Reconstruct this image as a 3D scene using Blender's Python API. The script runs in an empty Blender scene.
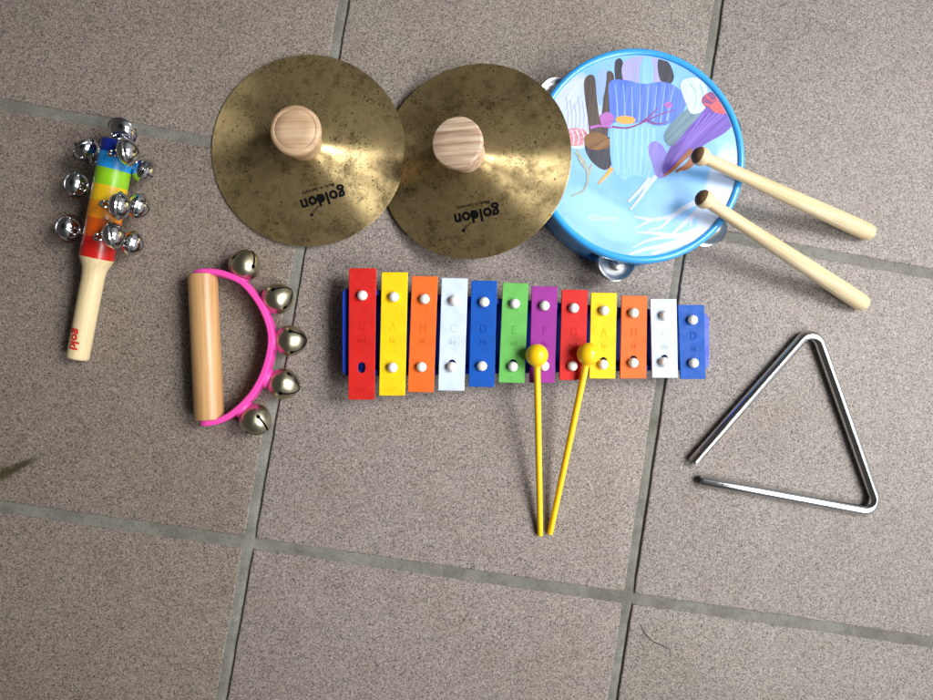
import bpy, bmesh, math, random
from mathutils import Vector, Matrix, noise
random.seed(7)
R = math.radians
PI = math.pi
scene = bpy.context.scene
col = scene.collection

# ------------------------------------------------------------------ camera (hand-held, almost straight above the tiles)
FPX = 720.0; CX, CY = 466.5, 350.0
TX, TY, CAMH = 0.032413, -0.074369, 566.86          # tilt in radians, height in mm
ROT = Matrix.Rotation(TX, 3, 'X') @ Matrix.Rotation(TY, 3, 'Y')
TILE_O = (-75.672, 166.441); TILE_A = -0.165408

def at(px, py, z=0.0):
    """the point (mm) seen at photo pixel px,py that lies at height z"""
    d = ROT @ Vector(((px - CX) / FPX, -(py - CY) / FPX, -1.0))
    t = (CAMH - z) / -d.z
    return Vector((d.x * t, d.y * t, z))

def proj(p):
    v = ROT.transposed() @ (Vector(p) - Vector((0, 0, CAMH)))
    return (CX + FPX * v.x / -v.z, CY - FPX * v.y / -v.z)

# ------------------------------------------------------------------ node helpers
def s2l(c):
    return tuple((x / 12.92 if x <= .04045 else ((x + .055) / 1.055) ** 2.4) for x in (v / 255 for v in c)) + (1.0,)

class NT:
    def __init__(s, name):
        s.m = bpy.data.materials.new(name); s.m.use_nodes = True
        s.t = s.m.node_tree; s.b = s.t.nodes['Principled BSDF']
    def n(s, typ, **kw):
        nd = s.t.nodes.new(typ)
        for k, v in kw.items():
            if hasattr(nd, k): setattr(nd, k, v)
        return nd
    def l(s, a, b): s.t.links.new(a, b)
    def inp(s, k, v):
        if hasattr(v, 'links'): s.l(v, s.b.inputs[k])
        else: s.b.inputs[k].default_value = v
    def coord(s, scale=(1, 1, 1), rot=(0, 0, 0), out='Object', loc=(0, 0, 0)):
        tc = s.n('ShaderNodeTexCoord'); mp = s.n('ShaderNodeMapping')
        mp.inputs['Scale'].default_value = scale; mp.inputs['Rotation'].default_value = rot
        mp.inputs['Location'].default_value = loc
        s.l(tc.outputs[out], mp.inputs['Vector']); return mp.outputs[0]
    def noise(s, vec, scale, detail=3, rough=.55, dist=0.0):
        nd = s.n('ShaderNodeTexNoise')
        nd.inputs['Scale'].default_value = scale; nd.inputs['Detail'].default_value = detail
        nd.inputs['Roughness'].default_value = rough; nd.inputs['Distortion'].default_value = dist
        s.l(vec, nd.inputs['Vector']); return nd.outputs['Fac']
    def ramp(s, fac, stops, interp='LINEAR'):
        nd = s.n('ShaderNodeValToRGB'); r = nd.color_ramp; r.interpolation = interp
        while len(r.elements) < len(stops): r.elements.new(.5)
        for e, (p, c) in zip(r.elements, stops):
            e.position = p; e.color = c if len(c) == 4 else tuple(c) + (1,)
        s.l(fac, nd.inputs[0]); return nd.outputs[0]
    def val(s, fac, lo, hi, a=0.0, b=1.0, smooth=False):
        nd = s.n('ShaderNodeMapRange'); nd.clamp = True
        if smooth: nd.interpolation_type = 'SMOOTHSTEP'
        for k, v in zip(('From Min', 'From Max', 'To Min', 'To Max'), (lo, hi, a, b)): nd.inputs[k].default_value = v
        s.l(fac, nd.inputs['Value']); return nd.outputs[0]
    def mix(s, f, a, b, mode='MIX'):
        nd = s.n('ShaderNodeMix'); nd.data_type = 'RGBA'; nd.blend_type = mode
        for k, v in ((0, f), (6, a), (7, b)):
            if hasattr(v, 'links'): s.l(v, nd.inputs[k])
            else: nd.inputs[k].default_value = v
        return nd.outputs[2]
    def math(s, op, a, b=None):
        nd = s.n('ShaderNodeMath'); nd.operation = op
        for i, v in enumerate((a, b)):
            if v is None: continue
            if hasattr(v, 'links'): s.l(v, nd.inputs[i])
            else: nd.inputs[i].default_value = v
        return nd.outputs[0]
    def vmath(s, op, a, b=None):
        nd = s.n('ShaderNodeVectorMath'); nd.operation = op
        for i, v in enumerate((a, b)):
            if v is None: continue
            if hasattr(v, 'links'): s.l(v, nd.inputs[i])
            else: nd.inputs[i].default_value = v
        return nd
    def bump(s, h, strength, dist):
        nd = s.n('ShaderNodeBump'); nd.inputs['Strength'].default_value = strength
        nd.inputs['Distance'].default_value = dist
        s.l(h, nd.inputs['Height']); s.l(nd.outputs[0], s.b.inputs['Normal'])

def plastic(name, rgb, rough=.35, grime=.08, coat=0.0, scale=60, bump=.05):
    k = NT(name); v = k.coord()
    c = s2l(rgb); d = tuple(x * (1 - grime * 2.2) for x in c[:3]) + (1,)
    f = k.noise(v, scale, 4)
    k.inp('Base Color', k.mix(k.val(f, .35, .7), c, d))
    k.inp('Roughness', k.val(k.noise(v, scale * 2.3, 3), .3, .7, rough * .8, min(1, rough * 1.3)))
    k.b.inputs['Coat Weight'].default_value = coat
    k.bump(k.noise(v, scale * 9, 2), bump, .0003)
    return k.m

def wood(name, rgb_a, rgb_b, axis=1, rough=.5, rings=1.0, contrast=1.0):
    """grain runs along the given local axis"""
    k = NT(name)
    sc = [170, 170, 170]; sc[axis] = 7
    v = k.coord(scale=tuple(sc))
    f1 = k.noise(v, 1.0 * rings, 4, .6, .3)
    sc2 = [900, 900, 900]; sc2[axis] = 30
    f2 = k.noise(k.coord(scale=tuple(sc2)), 1.0, 2, .5)
    base = k.mix(k.val(f1, .36, .66), s2l(rgb_a), s2l(rgb_b))
    dk = tuple(x * .72 for x in s2l(rgb_b)[:3]) + (1,)
    k.inp('Base Color', k.mix(k.val(f2, .55, .75, 0, .45 * contrast), base, dk))
    k.inp('Roughness', rough)
    k.bump(f2, .12, .0002)
    return k.m

def metal(name, rgb, rough=.12, spread=.1, scale=120, bump=0.03, dirt=None):
    k = NT(name); v = k.coord()
    f = k.noise(v, scale, 5, .6)
    a = rgb + (1,); b = tuple(x * .8 for x in rgb) + (1,)
    k.inp('Base Color', k.mix(k.val(f, .4, .7), a, b if dirt is None else dirt + (1,)))
    k.inp('Metallic', 1.0)
    k.inp('Roughness', k.val(f, .3, .7, rough, rough + spread))
    k.bump(k.noise(v, scale * 4, 2), bump, .0004)
    return k.m

# ------------------------------------------------------------------ object helpers (mesh work is in mm)
MM = .001
def link(o): col.objects.link(o); return o

def empty(name, loc, label, cat, group=None, rot=None):
    o = bpy.data.objects.new(name, None); link(o)
    o.empty_display_size = .01
    o.location = Vector(loc) * MM
    if rot is not None: o.rotation_euler = rot.to_euler()
    o['label'] = label; o['category'] = cat
    if group: o['group'] = group
    return o

def make(name, bm, mats, parent=None, origin=None, sharp=35, label=None, local=False, flat=False):
    """link a bmesh (mm). world coordinates unless local; its origin goes to the middle of the mesh"""
    if not isinstance(mats, (list, tuple)): mats = [mats]
    bm.normal_update()
    if origin is None:
        if local: origin = Vector((0, 0, 0))
        else:
            lo = Vector((min(v.co[i] for v in bm.verts) for i in range(3)))
            hi = Vector((max(v.co[i] for v in bm.verts) for i in range(3)))
            origin = (lo + hi) / 2
    bmesh.ops.translate(bm, verts=bm.verts, vec=-Vector(origin))
    bmesh.ops.scale(bm, verts=bm.verts, vec=(MM, MM, MM))
    me = bpy.data.meshes.new(name); bm.to_mesh(me); bm.free()
    for f in me.polygons: f.use_smooth = True
    me.set_sharp_from_angle(angle=R(sharp))
    if flat:
        for f in me.polygons:
            if abs(f.normal.z) > .995: f.use_smooth = False
    for m in mats: me.materials.append(m)
    o = bpy.data.objects.new(name, me); link(o)
    o.location = Vector(origin) * MM
    if parent is not None:
        o.parent = parent
        if not local:
            p = parent; base = Vector((0, 0, 0))
            while p is not None: base = base + p.location; p = p.parent
            o.location = Vector(origin) * MM - base
    if label: o['label'] = label
    return o

def lathe(bm, prof, n=64, M=Matrix(), mat=0, closed=False):
    """prof = [(r, z, [mat])...] turned about local z, then moved by M"""
    rings = []
    for p in prof:
        r, z = p[0], p[1]
        if r < 1e-6: rings.append([bm.verts.new(M @ Vector((0, 0, z)))])
        else: rings.append([bm.verts.new(M @ Vector((r * math.cos(2 * PI * i / n), r * math.sin(2 * PI * i / n), z))) for i in range(n)])
    pairs = list(zip(range(len(prof) - 1), range(1, len(prof))))
    if closed: pairs.append((len(prof) - 1, 0))
    for a, b in pairs:
        A, B = rings[a], rings[b]; mi = prof[a][2] if len(prof[a]) > 2 else mat
        for i in range(n):
            j = (i + 1) % n
            if len(A) == 1 and len(B) == 1: continue
            if len(A) == 1: f = bm.faces.new((A[0], B[j], B[i]))
            elif len(B) == 1: f = bm.faces.new((A[i], A[j], B[0]))
            else: f = bm.faces.new((A[i], A[j], B[j], B[i]))
            f.material_index = mi
    return bm

def frame(p, d, up=Vector((0, 0, 1))):
    """matrix whose local z runs along d at p"""
    z = Vector(d).normalized()
    x = up.cross(z)
    if x.length < 1e-4: x = Vector((1, 0, 0)).cross(z)
    x.normalize(); y = z.cross(x)
    M = Matrix((x, y, z)).transposed().to_4x4(); M.translation = Vector(p); return M

def tube(bm, pts, rad, n=14, mat=0, caps=True, closed=False):
    pts = [Vector(p) for p in pts]; rings = []
    m = len(pts)
    for i, p in enumerate(pts):
        if closed: d = pts[(i + 1) % m] - pts[i - 1]
        else: d = (pts[min(i + 1, m - 1)] - pts[max(i - 1, 0)])
        M = frame(p, d); r = rad[i] if isinstance(rad, (list, tuple)) else rad
        rings.append([bm.verts.new(M @ Vector((r * math.cos(2 * PI * k / n), r * math.sin(2 * PI * k / n), 0))) for k in range(n)])
    for a in range(m if closed else m - 1):
        A, B = rings[a], rings[(a + 1) % m]
        for k in range(n):
            j = (k + 1) % n
            f = bm.faces.new((A[k], A[j], B[j], B[k])); f.material_index = mat
    if caps and not closed:
        bm.faces.new(list(reversed(rings[0]))).material_index = mat
        bm.faces.new(rings[-1]).material_index = mat
    return bm

def smooth_path(pts, n=10, closed=False):
    """Catmull-Rom through the points"""
    P = [Vector(p) for p in pts]; out = []
    m = len(P)
    for i in range(m if closed else m - 1):
        p0 = P[i - 1] if (closed or i > 0) else P[0] * 2 - P[1]
        p1 = P[i]; p2 = P[(i + 1) % m]
        p3 = P[(i + 2) % m] if (closed or i + 2 < m) else P[-1] * 2 - P[-2]
        for k in range(n):
            t = k / n
            out.append(.5 * ((2 * p1) + (p2 - p0) * t + (2 * p0 - 5 * p1 + 4 * p2 - p3) * t * t + (3 * p1 - p0 - 3 * p2 + p3) * t ** 3))
    if not closed: out.append(P[-1])
    return out

def text_bm(s, size, bold=0.0, spacing=1.0, outline=False, rad=.12):
    """text as a bmesh in mm, centred on its own box"""
    cu = bpy.data.curves.new('lettering', 'FONT'); cu.body = s; cu.size = size
    cu.space_character = spacing; cu.resolution_u = 6
    if outline:
        cu.fill_mode = 'NONE'; cu.bevel_depth = rad; cu.bevel_resolution = 1; cu.resolution_u = 4
    else: cu.offset = bold
    ob = bpy.data.objects.new('lettering', cu); link(ob)
    dg = bpy.context.evaluated_depsgraph_get()
    me = bpy.data.meshes.new_from_object(ob.evaluated_get(dg))
    bm = bmesh.new(); bm.from_mesh(me)
    bpy.data.objects.remove(ob); bpy.data.curves.remove(cu); bpy.data.meshes.remove(me)
    if bm.verts:
        xs = [v.co.x for v in bm.verts]; ys = [v.co.y for v in bm.verts]
        bmesh.ops.translate(bm, verts=bm.verts, vec=(-(min(xs) + max(xs)) / 2, -(min(ys) + max(ys)) / 2, 0))
    return bm

def grid_cut(bm, step):
    for ax in (0, 1):
        lo = min(v.co[ax] for v in bm.verts); hi = max(v.co[ax] for v in bm.verts)
        x = lo + step
        while x < hi:
            pl = [0, 0, 0]; pl[ax] = x; no = [0, 0, 0]; no[ax] = 1
            bmesh.ops.bisect_plane(bm, geom=bm.verts[:] + bm.edges[:] + bm.faces[:], plane_co=pl, plane_no=no)
            x += step

def add_bm(dst, src, fn=lambda c: c, mat=None):
    mp = {}
    for v in src.verts: mp[v] = dst.verts.new(fn(v.co.copy()))
    for f in src.faces:
        try: nf = dst.faces.new([mp[v] for v in f.verts])
        except ValueError: continue
        nf.material_index = f.material_index if mat is None else mat
    src.free()

def prism(bm, loop, z0, z1, holes=(), mat=0):
    """flat polygon (with holes) extruded from z0 to z1"""
    edges = []; loops = []
    for lp in [loop] + list(holes):
        vs = [bm.verts.new((p[0], p[1], z1)) for p in lp]
        loops.append(vs)
        edges += [bm.edges.new((vs[i], vs[(i + 1) % len(vs)])) for i in range(len(vs))]
    r = bmesh.ops.triangle_fill(bm, edges=edges, use_beauty=True, normal=(0, 0, 1))
    top = [g for g in r['geom'] if isinstance(g, bmesh.types.BMFace)]
    for f in top:
        f.normal_update()
        if f.normal.z < 0: f.normal_flip()
        f.material_index = mat
    mp = {}
    for vs in loops:
        for v in vs: mp[v] = bm.verts.new((v.co.x, v.co.y, z0))
    for f in top: bm.faces.new([mp[v] for v in reversed(f.verts)]).material_index = mat
    for vs in loops:
        for i in range(len(vs)):
            a, b = vs[i], vs[(i + 1) % len(vs)]
            bm.faces.new((a, b, mp[b], mp[a])).material_index = mat
    bmesh.ops.recalc_face_normals(bm, faces=bm.faces)
    return loops

def round_poly(P, r, n=6):
    out = []; m = len(P)
    P = [Vector((p[0], p[1], 0)) for p in P]
    for i in range(m):
        a, b, c = P[i - 1], P[i], P[(i + 1) % m]
        u = (a - b).normalized(); w = (c - b).normalized()
        p0 = b + u * r; p1 = b + w * r
        for k in range(n + 1):
            t = k / n
            out.append((1 - t) ** 2 * p0 + 2 * t * (1 - t) * b + t * t * p1)
    return out

# ================================================================== MATERIALS
# ---- floor tile: fine speckled stoneware
k = NT('speckled_tile'); v = k.coord()
sp = k.n('ShaderNodeTexVoronoi'); sp.inputs['Scale'].default_value = 1500; k.l(v, sp.inputs['Vector'])
cell = k.n('ShaderNodeSeparateColor'); k.l(sp.outputs['Color'], cell.inputs[0])
TB = (.270, .241, .221)
def tb(f): return tuple(x * f for x in TB) + (1,)
grain = k.ramp(cell.outputs[0], [(0, tb(.10)), (.15, tb(.34)), (.28, tb(.9)), (.62, tb(1.12)), (.84, tb(1.42)), (.985, tb(2.0))], 'LINEAR')
fine = k.noise(v, 2000, 2, .6)
grain = k.mix(k.val(fine, .3, .7, 0, .45), grain, tb(.6))
warm = k.noise(v, 11, 4, .6)
grain = k.mix(k.val(warm, .35, .7, 0, .34), grain, (.88, .80, .70, 1), 'MULTIPLY')
smut = k.noise(v, 38, 5, .65)
grain = k.mix(k.val(smut, .50, .74, 0, .28), grain, (.62, .56, .48, 1), 'MULTIPLY')
blot = k.noise(k.coord(loc=(.37, .11, 0)), 19, 6, .7, .5)
grain = k.mix(k.val(blot, .56, .72, 0, .2), grain, (.66, .62, .52, 1), 'MULTIPLY')
scf = k.noise(k.coord(scale=(14, 210, 1), rot=(0, 0, .6)), 1.0, 4, .6)
grain = k.mix(k.val(scf, .66, .74, 0, .14), grain, tb(1.9))
pep = k.n('ShaderNodeTexVoronoi'); pep.inputs['Scale'].default_value = 105; k.l(v, pep.inputs['Vector'])
pps = k.n('ShaderNodeSeparateColor'); k.l(pep.outputs['Color'], pps.inputs[0])
pk = k.math('MULTIPLY', k.val(pep.outputs['Distance'], .05, .10, 1, 0), k.val(pps.outputs[0], .80, .84))
grain = k.mix(k.math('MULTIPLY', pk, .75), grain, (.05, .045, .038, 1))
pk2 = k.math('MULTIPLY', k.val(pep.outputs['Distance'], .04, .07, 1, 0), k.val(pps.outputs[1], .93, .95))
grain = k.mix(pk2, grain, (.62, .60, .55, 1))
at_ = k.n('ShaderNodeAttribute'); at_.attribute_name = 'tone'
grain = k.mix(1.0, grain, at_.outputs['Color'], 'MULTIPLY')
# olive scuff near the left edge of the picture
def seg_mask(k, v, A, B, w0, w1):
    A = Vector(A) * MM; B = Vector(B) * MM; c = (A + B) / 2; L = (B - A).length; an = math.atan2(B.y - A.y, B.x - A.x)
    off = k.vmath('SUBTRACT', v, (c.x, c.y, 0)).outputs[0]
    rt = k.n('ShaderNodeVectorRotate'); rt.rotation_type = 'Z_AXIS'; rt.inputs['Angle'].default_value = -an
    k.l(off, rt.inputs['Vector'])
    sx = k.n('ShaderNodeSeparateXYZ'); k.l(rt.outputs[0], sx.inputs[0])
    return sx, L
sx, L = seg_mask(k, v, at(-6, 478), at(48, 453), 3, 1)
wid = k.val(sx.outputs[0], -L / 2, L / 2, 5.6 * MM, 1.6 * MM)
rel = k.math('DIVIDE', k.math('ABSOLUTE', sx.outputs[1]), wid)
rel = k.math('ADD', rel, k.math('MULTIPLY', k.math('SUBTRACT', k.noise(v, 420, 3), .5), 1.8))
m1 = k.math('MULTIPLY', k.val(rel, .35, 1.15, 1, 0), k.val(sx.outputs[0], L * .1, L * .5, 1, 0))
m1 = k.math('MULTIPLY', m1, .95)
grain = k.mix(m1, grain, (.045, .040, .018, 1))
for (px, py, rr) in ((719, 545, .75), (742, 546, .8), (701.5, 626, 1.0), (843, 580, .6)):
    q = at(px, py) * MM
    dd = k.vmath('DISTANCE', v, (q.x, q.y, 0)).outputs['Value']
    grain = k.mix(k.val(dd, rr * .5 * MM, rr * 1.3 * MM, .85, 0), grain, (.03, .027, .022, 1))
k.inp('Base Color', grain)
k.inp('Roughness', k.val(k.noise(v, 300, 3), .3, .7, .42, .6))
k.b.inputs['Specular IOR Level'].default_value = .28
k.bump(k.math('ADD', fine, k.math('MULTIPLY', cell.outputs[0], .5)), .22, .0006)
M_TILE = k.m

k = NT('cement_grout'); v = k.coord()
f = k.noise(v, 55, 6, .65); f2 = k.noise(v, 900, 3, .6)
c = k.mix(k.val(f, .3, .7), (.246, .240, .210, 1), (.176, .172, .150, 1))
c = k.mix(k.val(f2, .54, .68, 0, .75), c, (.07, .07, .06, 1))
c = k.mix(k.val(k.noise(v, 130, 5, .7), .50, .68, 0, .6), c, (.10, .098, .082, 1))
c = k.mix(k.val(k.noise(v, 260, 4), .62, .74, 0, .6), c, (.30, .30, .27, 1))
c = k.mix(k.val(k.noise(v, 14, 4, .6), .42, .68, 0, .75), c, (.56, .53, .46, 1), 'MULTIPLY')
k.inp('Base Color', c); k.inp('Roughness', .85); k.bump(f2, .8, .0008)
M_GROUT = k.m

# ---- brass with tarnish, turned in a lathe (circular brush marks)
def brass(name, seed):
    k = NT(name); v = k.coord(loc=(seed, seed * .7, 0))
    big = k.noise(v, 24, 6, .62, .6); mid = k.noise(v, 95, 5, .65); spk = k.noise(v, 720, 3, .6)
    c = k.mix(k.val(big, .36, .66), (.66, .505, .245, 1), (.29, .212, .096, 1))
    c = k.mix(k.val(mid, .48, .66, 0, .85), c, (.17, .125, .05, 1))
    spots = k.math('MULTIPLY', k.val(spk, .54, .64), k.val(k.noise(v, 42, 5, .7, .3), .44, .56))
    c = k.mix(k.math('MULTIPLY', spots, .85), c, (.045, .036, .018, 1))
    pit = k.n('ShaderNodeTexVoronoi'); pit.inputs['Scale'].default_value = 260; k.l(v, pit.inputs['Vector'])
    ps = k.n('ShaderNodeSeparateColor'); k.l(pit.outputs['Color'], ps.inputs[0])
    pm = k.math('MULTIPLY', k.val(pit.outputs['Distance'], .12, .24, 1, 0), k.val(ps.outputs[0], .82, .86))
    c = k.mix(pm, c, (.05, .04, .02, 1))
    k.inp('Base Color', c); k.inp('Metallic', k.val(k.math('ADD', big, k.math('MULTIPLY', mid, .4)), .55, .85, .92, .62))
    ro = k.val(big, .3, .7, .33, .44)
    ro = k.math('ADD', ro, k.val(mid, .45, .75, 0, .12))
    k.inp('Roughness', ro)
    k.b.inputs['Anisotropic'].default_value = .95; k.b.inputs['Anisotropic Rotation'].default_value = .25
    tg = k.n('ShaderNodeTangent'); tg.direction_type = 'RADIAL'; tg.axis = 'Z'
    k.l(tg.outputs[0], k.b.inputs['Tangent'])
    # lathe marks
    vo = k.coord(); ln = k.vmath('LENGTH', vo).outputs['Value']
    cb = k.n('ShaderNodeCombineXYZ'); k.l(ln, cb.inputs[0])
    k.bump(k.math('ADD', k.noise(cb.outputs[0], 1500, 2), k.math('MULTIPLY', spk, .35)), .10, .0003)
    return k.m

M_INK = plastic('black_print', (7, 7, 9), .8)
M_INK.node_tree.nodes['Principled BSDF'].inputs['Specular IOR Level'].default_value = .12
M_CHROME = metal('chrome', (.62, .63, .65), .07, .07, 90, .02)
M_ROD = metal('chromed_rod', (.66, .66, .66), .13, .10, 60, .05)
M_STEEL = metal('plated_steel', (.70, .71, .72), .24, .14, 160, .03)
M_DARKIN = plastic('hollow_shade', (26, 24, 20), .8)  # near-black colour that paints in the shade inside bells and slots
k = NT('nickel_brass'); v = k.coord()
f = k.noise(v, 160, 5, .6, .4); f2 = k.noise(v, 900, 3)
c = k.mix(k.val(f, .35, .68), (.60, .555, .41, 1), (.38, .345, .235, 1))
c = k.mix(k.val(f2, .6, .72, 0, .5), c, (.16, .15, .10, 1))
k.inp('Base Color', c); k.inp('Metallic', 1.0); k.inp('Roughness', k.val(f, .3, .7, .26, .42)); k.bump(f2, .05, .0003)
M_NICKEL = k.m

M_WHITE = plastic('white_plastic', (232, 232, 228), .4, .03)
M_BASE = plastic('royal_blue_plastic', (20, 62, 190), .38, .05)
M_YEL = plastic('yellow_plastic', (253, 204, 20), .34, .04)
M_PINK = plastic('pink_plastic', (240, 76, 176), .42, .05)
M_HOOP = plastic('sky_blue_plastic', (58, 162, 236), .25, .04, .3)
M_HAIR = plastic('dark_fibre', (48, 42, 38), .7)

M_DOWEL = wood('beech_dowel', (208, 166, 114), (182, 134, 86), 1, .36, 1.0, 1.3)
M_STICKW = wood('pale_maple', (232, 214, 172), (214, 190, 142), 2, .5, 1.0, 1.3)
M_BEATER = wood('pale_beater_wood', (224, 207, 172), (200, 176, 132), 2, .55, 1.0, 1.5)
M_TIP = wood('brown_tip_wood', (112, 86, 56), (78, 56, 36), 2, .7)  # tip of the ball, a darker brown than the shaft
M_KNOBA = wood('ash_wood', (206, 176, 142), (176, 140, 106), 0, .55, 1.4, .9)
M_KNOBB = wood('striped_ash_wood', (220, 196, 170), (160, 124, 100), 0, .55, 2.0, 1.1)

def paint(name, rgb, rough=.3): return plastic(name, rgb, rough, .05, .2, 90, .05)
BANDS = [paint('band_' + n, c) for n, c in (('red', (196, 28, 22)), ('burnt_orange', (214, 88, 22)), ('orange', (232, 142, 26)),
         ('yellow', (226, 184, 22)), ('lime', (134, 190, 30)), ('sky', (30, 140, 214)), ('navy', (14, 38, 130)))]

# ================================================================== FLOOR
bm = bmesh.new(); tone = bm.loops.layers.color.new('tone')
PITCH, GW = 300.0, 7.4
ca, sa = math.cos(TILE_A), math.sin(TILE_A)
def tile_pt(u, w): return Vector((TILE_O[0] + ca * u - sa * w, TILE_O[1] + sa * u + ca * w, 0))
rng = random.Random(3)
TONES = {(-1, 0): (.93, .90, .87), (0, 0): (1, .99, .98), (1, 0): (1.02, 1.02, 1.02), (-1, 1): (.97, .95, .92), (0, 1): (.99, .98, .96), (1, 1): (1.05, 1.04, 1.02),  # left tiles browner; their darker tone also paints in some light falloff
         (-1, -1): (.95, .92, .89), (0, -1): (1, .985, .975), (1, -1): (1.01, 1, .99)}
for i in range(-4, 5):
    for j in range(-4, 4):
        u0, w0 = i * PITCH + GW / 2, (j - 1) * PITCH + GW / 2
        u1, w1 = (i + 1) * PITCH - GW / 2, j * PITCH - GW / 2
        n = 90 if abs(i) < 2 and -2 < j < 2 else 6
        pts = []
        for (a, b) in (((u0, w0), (u1, w0)), ((u1, w0), (u1, w1)), ((u1, w1), (u0, w1)), ((u0, w1), (u0, w0))):
            for s in range(n):
                t = s / n
                pts.append((a[0] + (b[0] - a[0]) * t, a[1] + (b[1] - a[1]) * t))
        cxm, cym = (u0 + u1) / 2, (w0 + w1) / 2
        half = (u1 - u0) / 2
        rings = []
        for (ins, z) in ((-.05, -5.0), (0, -1.3), (.25, -.55), (.8, -.12), (1.7, 0)):
            rg = []
            for (x, y) in pts:
                nz = noise.noise(Vector((x * .045, y * .045, 5))) * .6 + noise.noise(Vector((x * .25, y * .25, 9))) * .42
                dx, dy = x - cxm, y - cym
                f = 1 - (ins + nz + .25) / half
                rx = max(-half, min(half, dx)); ry = max(-half, min(half, dy))
                p = tile_pt(cxm + rx * f, cym + ry * f); p.z = z
                rg.append(bm.verts.new(p))
            rings.append(rg)
        fs = []
        for A, B in zip(rings, rings[1:]):
            for q in range(len(A)):
                r2 = (q + 1) % len(A)
                fs.append(bm.faces.new((A[q], A[r2], B[r2], B[q])))
        fs.append(bm.faces.new(rings[-1]))
        tn = TONES.get((i, j), (1, 1, 1))
        for f in fs:
            for lp in f.loops: lp[tone] = tn + (1,)
floor = make('floor', bm, M_TILE, origin=(0, 0, 0), sharp=60); floor['kind'] = 'structure'

bm = bmesh.new()
# the joints: a shallow rounded bead of grout, as one sheet under the tiles
def joint_coords(lo, hi):
    xs = []
    for i in range(lo, hi + 1):
        c = i * PITCH
        xs += [c + d for d in (-4.6, -2.6, -1.2, 0, 1.2, 2.6, 4.6)]
        if i < hi: xs += [c + 20 + q * 13 for q in range(21)]
    return xs
us = joint_coords(-2, 3); ws = joint_coords(-2, 2)
def gz(u, w):
    def d(x): return (x + PITCH / 2) % PITCH - PITCH / 2
    du, dw = d(u), d(w)
    if abs(du) < 5 or abs(dw) >= 5:            # joints running up the picture: filled to the left edge, open at the right
        t = max(0, min(1, (du + 3.7) / 7.4))
        z = -.35 - .9 * t - 1.5 * max(0, t - .62) / .38
        if abs(dw) < 5: z = z * .6 - .25
    else:
        t = max(0, min(1, (dw + 3.7) / 7.4))
        z = -.5 - .45 * t
    z += noise.noise(Vector((u * .06, w * .06, 2))) * .2 + noise.noise(Vector((u * .4, w * .4, 7))) * .1
    return z
vv = [[None] * len(ws) for _ in us]
for a, u in enumerate(us):
    for b, w in enumerate(ws):
        p = tile_pt(u, w); p.z = gz(u, w); vv[a][b] = bm.verts.new(p)
for a in range(len(us) - 1):
    for b in range(len(ws) - 1):
        bm.faces.new((vv[a][b], vv[a + 1][b], vv[a + 1][b + 1], vv[a][b + 1]))
grout = make('grout', bm, M_GROUT, origin=(0, 0, 0), sharp=80); grout['kind'] = 'structure'

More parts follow.
